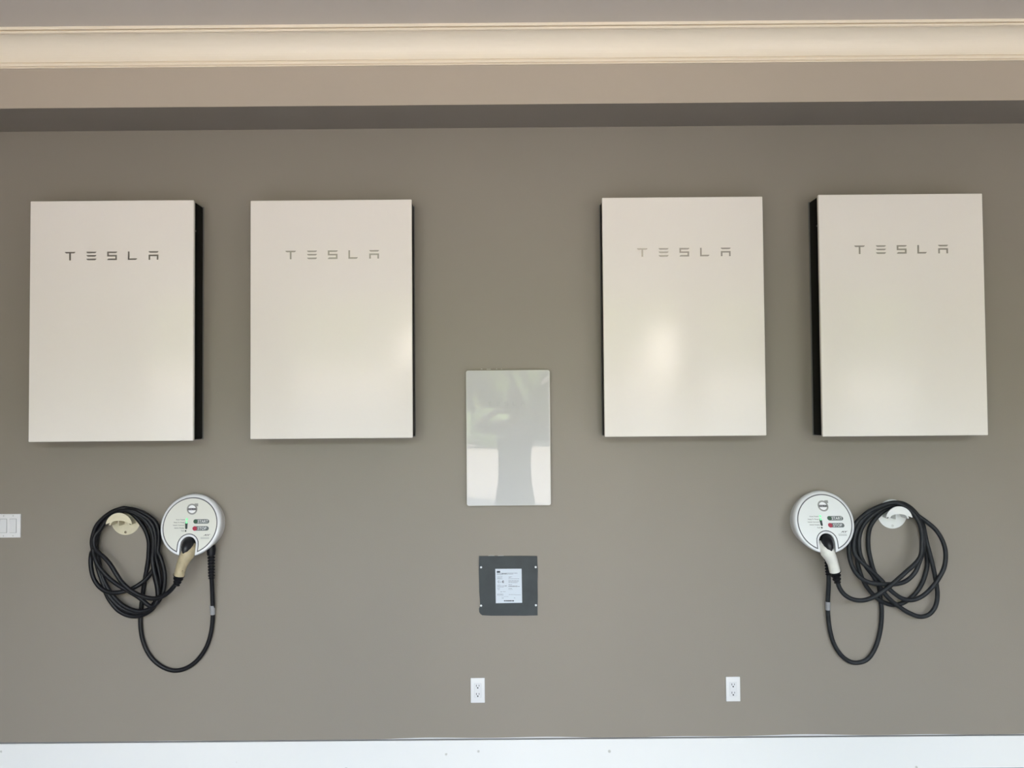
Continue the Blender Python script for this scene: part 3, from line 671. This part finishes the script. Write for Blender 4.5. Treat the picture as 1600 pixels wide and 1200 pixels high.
# ------------------------------------------------------------------ the photographer (seen in the glass panel)
SKIN = mat('skin', (.45,.27,.19), .5); SHIRT = mat('shirt_grey', (.10,.11,.13), .85); SHORT = mat('shorts_navy', (.04,.05,.08), .85)
HAIR = mat('hair_brown', (.04,.028,.02), .6); SHOE = mat('shoe_dark', (.03,.03,.03), .6); EYE = mat('eye_white', (.8,.8,.8), .2); LIP = mat('lips', (.4,.16,.13), .5)
PY = -4.36
def skin(name, nodes, edges, m, parent, sub=2):
    me = bpy.data.meshes.new(name); o = parent.location
    me.from_pydata([tuple(Vector(p)-o) for p,_ in nodes], edges, []); me.materials.append(m)
    ob = bpy.data.objects.new(name, me); COL.objects.link(ob); ob.parent = parent
    md = ob.modifiers.new('s','SKIN'); md.use_smooth_shade = True
    for i,(p,r) in enumerate(nodes):
        sv = me.skin_vertices[0].data[i]; sv.radius = r if hasattr(r,'__len__') else (r,r); sv.use_root = (i == 0)
    ob.modifiers.new('d','SUBSURF').levels = sub; ob.modifiers['d'].render_levels = sub
    return ob
t = empty('person', (0.02,PY,0), 'person in grey shirt and dark shorts holding up a phone, mirrored in the glass panel', 'person')
cx = .02
nodes = [((cx,PY,.98),(.112,.085)),((cx,PY,1.14),(.135,.095)),((cx,PY,1.32),(.165,.115)),((cx,PY,1.50),(.155,.105)),((cx,PY+.01,1.60),(.062,.062)),((cx,PY+.02,1.69),(.060,.062)),((cx,PY+.03,1.77),(.072,.088)),((cx,PY+.025,1.85),(.068,.085)),((cx,PY+.02,1.885),(.045,.055))]
edges = [(i,i+1) for i in range(8)]
for s in (-1,1):
    n = len(nodes)
    nodes += [((cx+s*.18,PY,1.535),.062),((cx+s*.30,PY+.06,1.50),.050),((cx+s*.375,PY+.13,1.545),.043),((cx+s*.27,PY+.20,1.63),.037),((cx+s*.15,PY+.265,1.70),.027)]
    edges += [(3,n),(n,n+1),(n+1,n+2),(n+2,n+3),(n+3,n+4)]
    n = len(nodes)
    nodes += [((cx+s*.095,PY,.86),.082),((cx+s*.115,PY+.01,.70),.080),((cx+s*.12,PY+.02,.50),.058),((cx+s*.125,PY,.34),.056),((cx+s*.13,PY-.02,.09),.036),((cx+s*.14,PY+.05,.040),.036),((cx+s*.15,PY+.16,.030),.028)]
    edges += [(0,n)]+[(n+i,n+i+1) for i in range(6)]
skin('body', nodes, edges, SKIN, t)
sh = [((cx,PY,.86),(.190,.150)),((cx,PY,1.00),(.182,.136)),((cx,PY,1.14),(.172,.124)),((cx,PY,1.32),(.180,.128)),((cx,PY,1.51),(.168,.115))]; se = [(0,1),(1,2),(2,3),(3,4)]
for s in (-1,1):
    n = len(sh); sh += [((cx+s*.18,PY,1.54),.074),((cx+s*.30,PY+.06,1.505),.062)]; se += [(4,n),(n,n+1)]
skin('shirt', sh, se, SHIRT, t)
sh = [((cx,PY,1.06),(.150,.112)),((cx,PY,.94),(.160,.122))]; se = [(0,1)]
for s in (-1,1):
    n = len(sh); sh += [((cx+s*.10,PY,.86),.112),((cx+s*.115,PY+.01,.66),.100),((cx+s*.118,PY+.015,.56),.092)]; se += [(1,n),(n,n+1),(n+1,n+2)]
skin('shorts', sh, se, SHORT, t)
o = t.location
hg = G(o).ball((cx,PY-.005,1.845),(.082,.098,.090)); hg.ball((cx,PY-.045,1.79),(.076,.06,.09)); hg.mk('hair', HAIR, t, True)
G(o).tube([(cx,PY+.112,1.80),(cx,PY+.128,1.775),(cx,PY+.135,1.758),(cx,PY+.112,1.745)],[.009,.012,.017,.010],12).mk('nose', SKIN, t, True)
for s in (-1,1):
    e = G(o).ball((cx+s*.031,PY+.100,1.795),(.014,.010,.009)).mk('eye', EYE, t, True)
    G(o).ball((cx+s*.031,PY+.108,1.795),(.006,.004,.006)).mk('iris', HAIR, e, True)
    G(o).ball((cx+s*.078,PY+.025,1.78),(.010,.020,.032)).mk('ear', SKIN, t, True)
G(o).ball((cx,PY+.110,1.718),(.026,.010,.008)).mk('mouth', LIP, t, True)
# phone held level just behind the camera position
ph = empty('smartphone', (.03,-4.03,1.73), 'black smartphone held sideways in both hands of the photographer', 'phone')
po_ = ph.location
G(po_).box(-.05,.108,-4.036,-4.028,1.690,1.768,bev=.003,seg=3).mk('case', mat('phone_black',(.01,.01,.012),.2), ph, True)
G(po_).box(-.046,.104,-4.0368,-4.0358,1.694,1.764).mk('screen', mat('phone_screen',(.05,.06,.07),.05), ph)
for q in ((-.035,1.752),(-.012,1.752),(-.024,1.732)): G(po_).tube([(q[0],-4.029,q[1]),(q[0],-4.0255,q[1])],.0075,16).mk('lens', mat('lens_glass',(.01,.01,.02),.05), ph, True)
for s in (-1,1):
    ex = -.05 if s < 0 else .108                       # phone end held by this hand
    wx = cx+s*.15
    g = G(o); pal = Vector((ex+s*.030,PY+.295,1.700))
    g.tube(smooth_path([(wx,PY+.262,1.698),(wx*.6+pal.x*.4,PY+.28,1.698),pal,(ex+s*.012,PY+.31,1.705)],4),[.026,.028,.031,.034,.037,.039,.040,.040,.038,.036,.033,.030,.022],16,.55)
    for i,(zf,L) in enumerate(((1.745,.050),(1.724,.058),(1.703,.055),(1.684,.044))):   # fingers wrap onto the front of the phone
        bx = ex+s*.022
        g.tube(smooth_path([(bx,PY+.305,zf-.006),(ex+s*.016,PY+.343,zf),(ex+s*.004,PY+.352,zf),(ex-s*(L-.040),PY+.350,zf)],4), [.0095,.0095,.0095,.009,.009,.009,.009,.0085,.0085,.008,.008,.0075,.006], 10)
    g.tube(smooth_path([(ex+s*.026,PY+.290,1.690),(ex+s*.014,PY+.300,1.706),(ex-s*.008,PY+.309,1.716),(ex-s*.024,PY+.312,1.722)],4), [.014]*4+[.012]*4+[.010]*4+[.007], 10)
    g.mk('hand', SKIN, t, True)
for s in (-1,1):
    G(o).box(cx+s*.145-.050,cx+s*.145+.050,PY-.09,PY+.20,0,.075,bev=.030,seg=4).mk('shoe', SHOE, t, True)
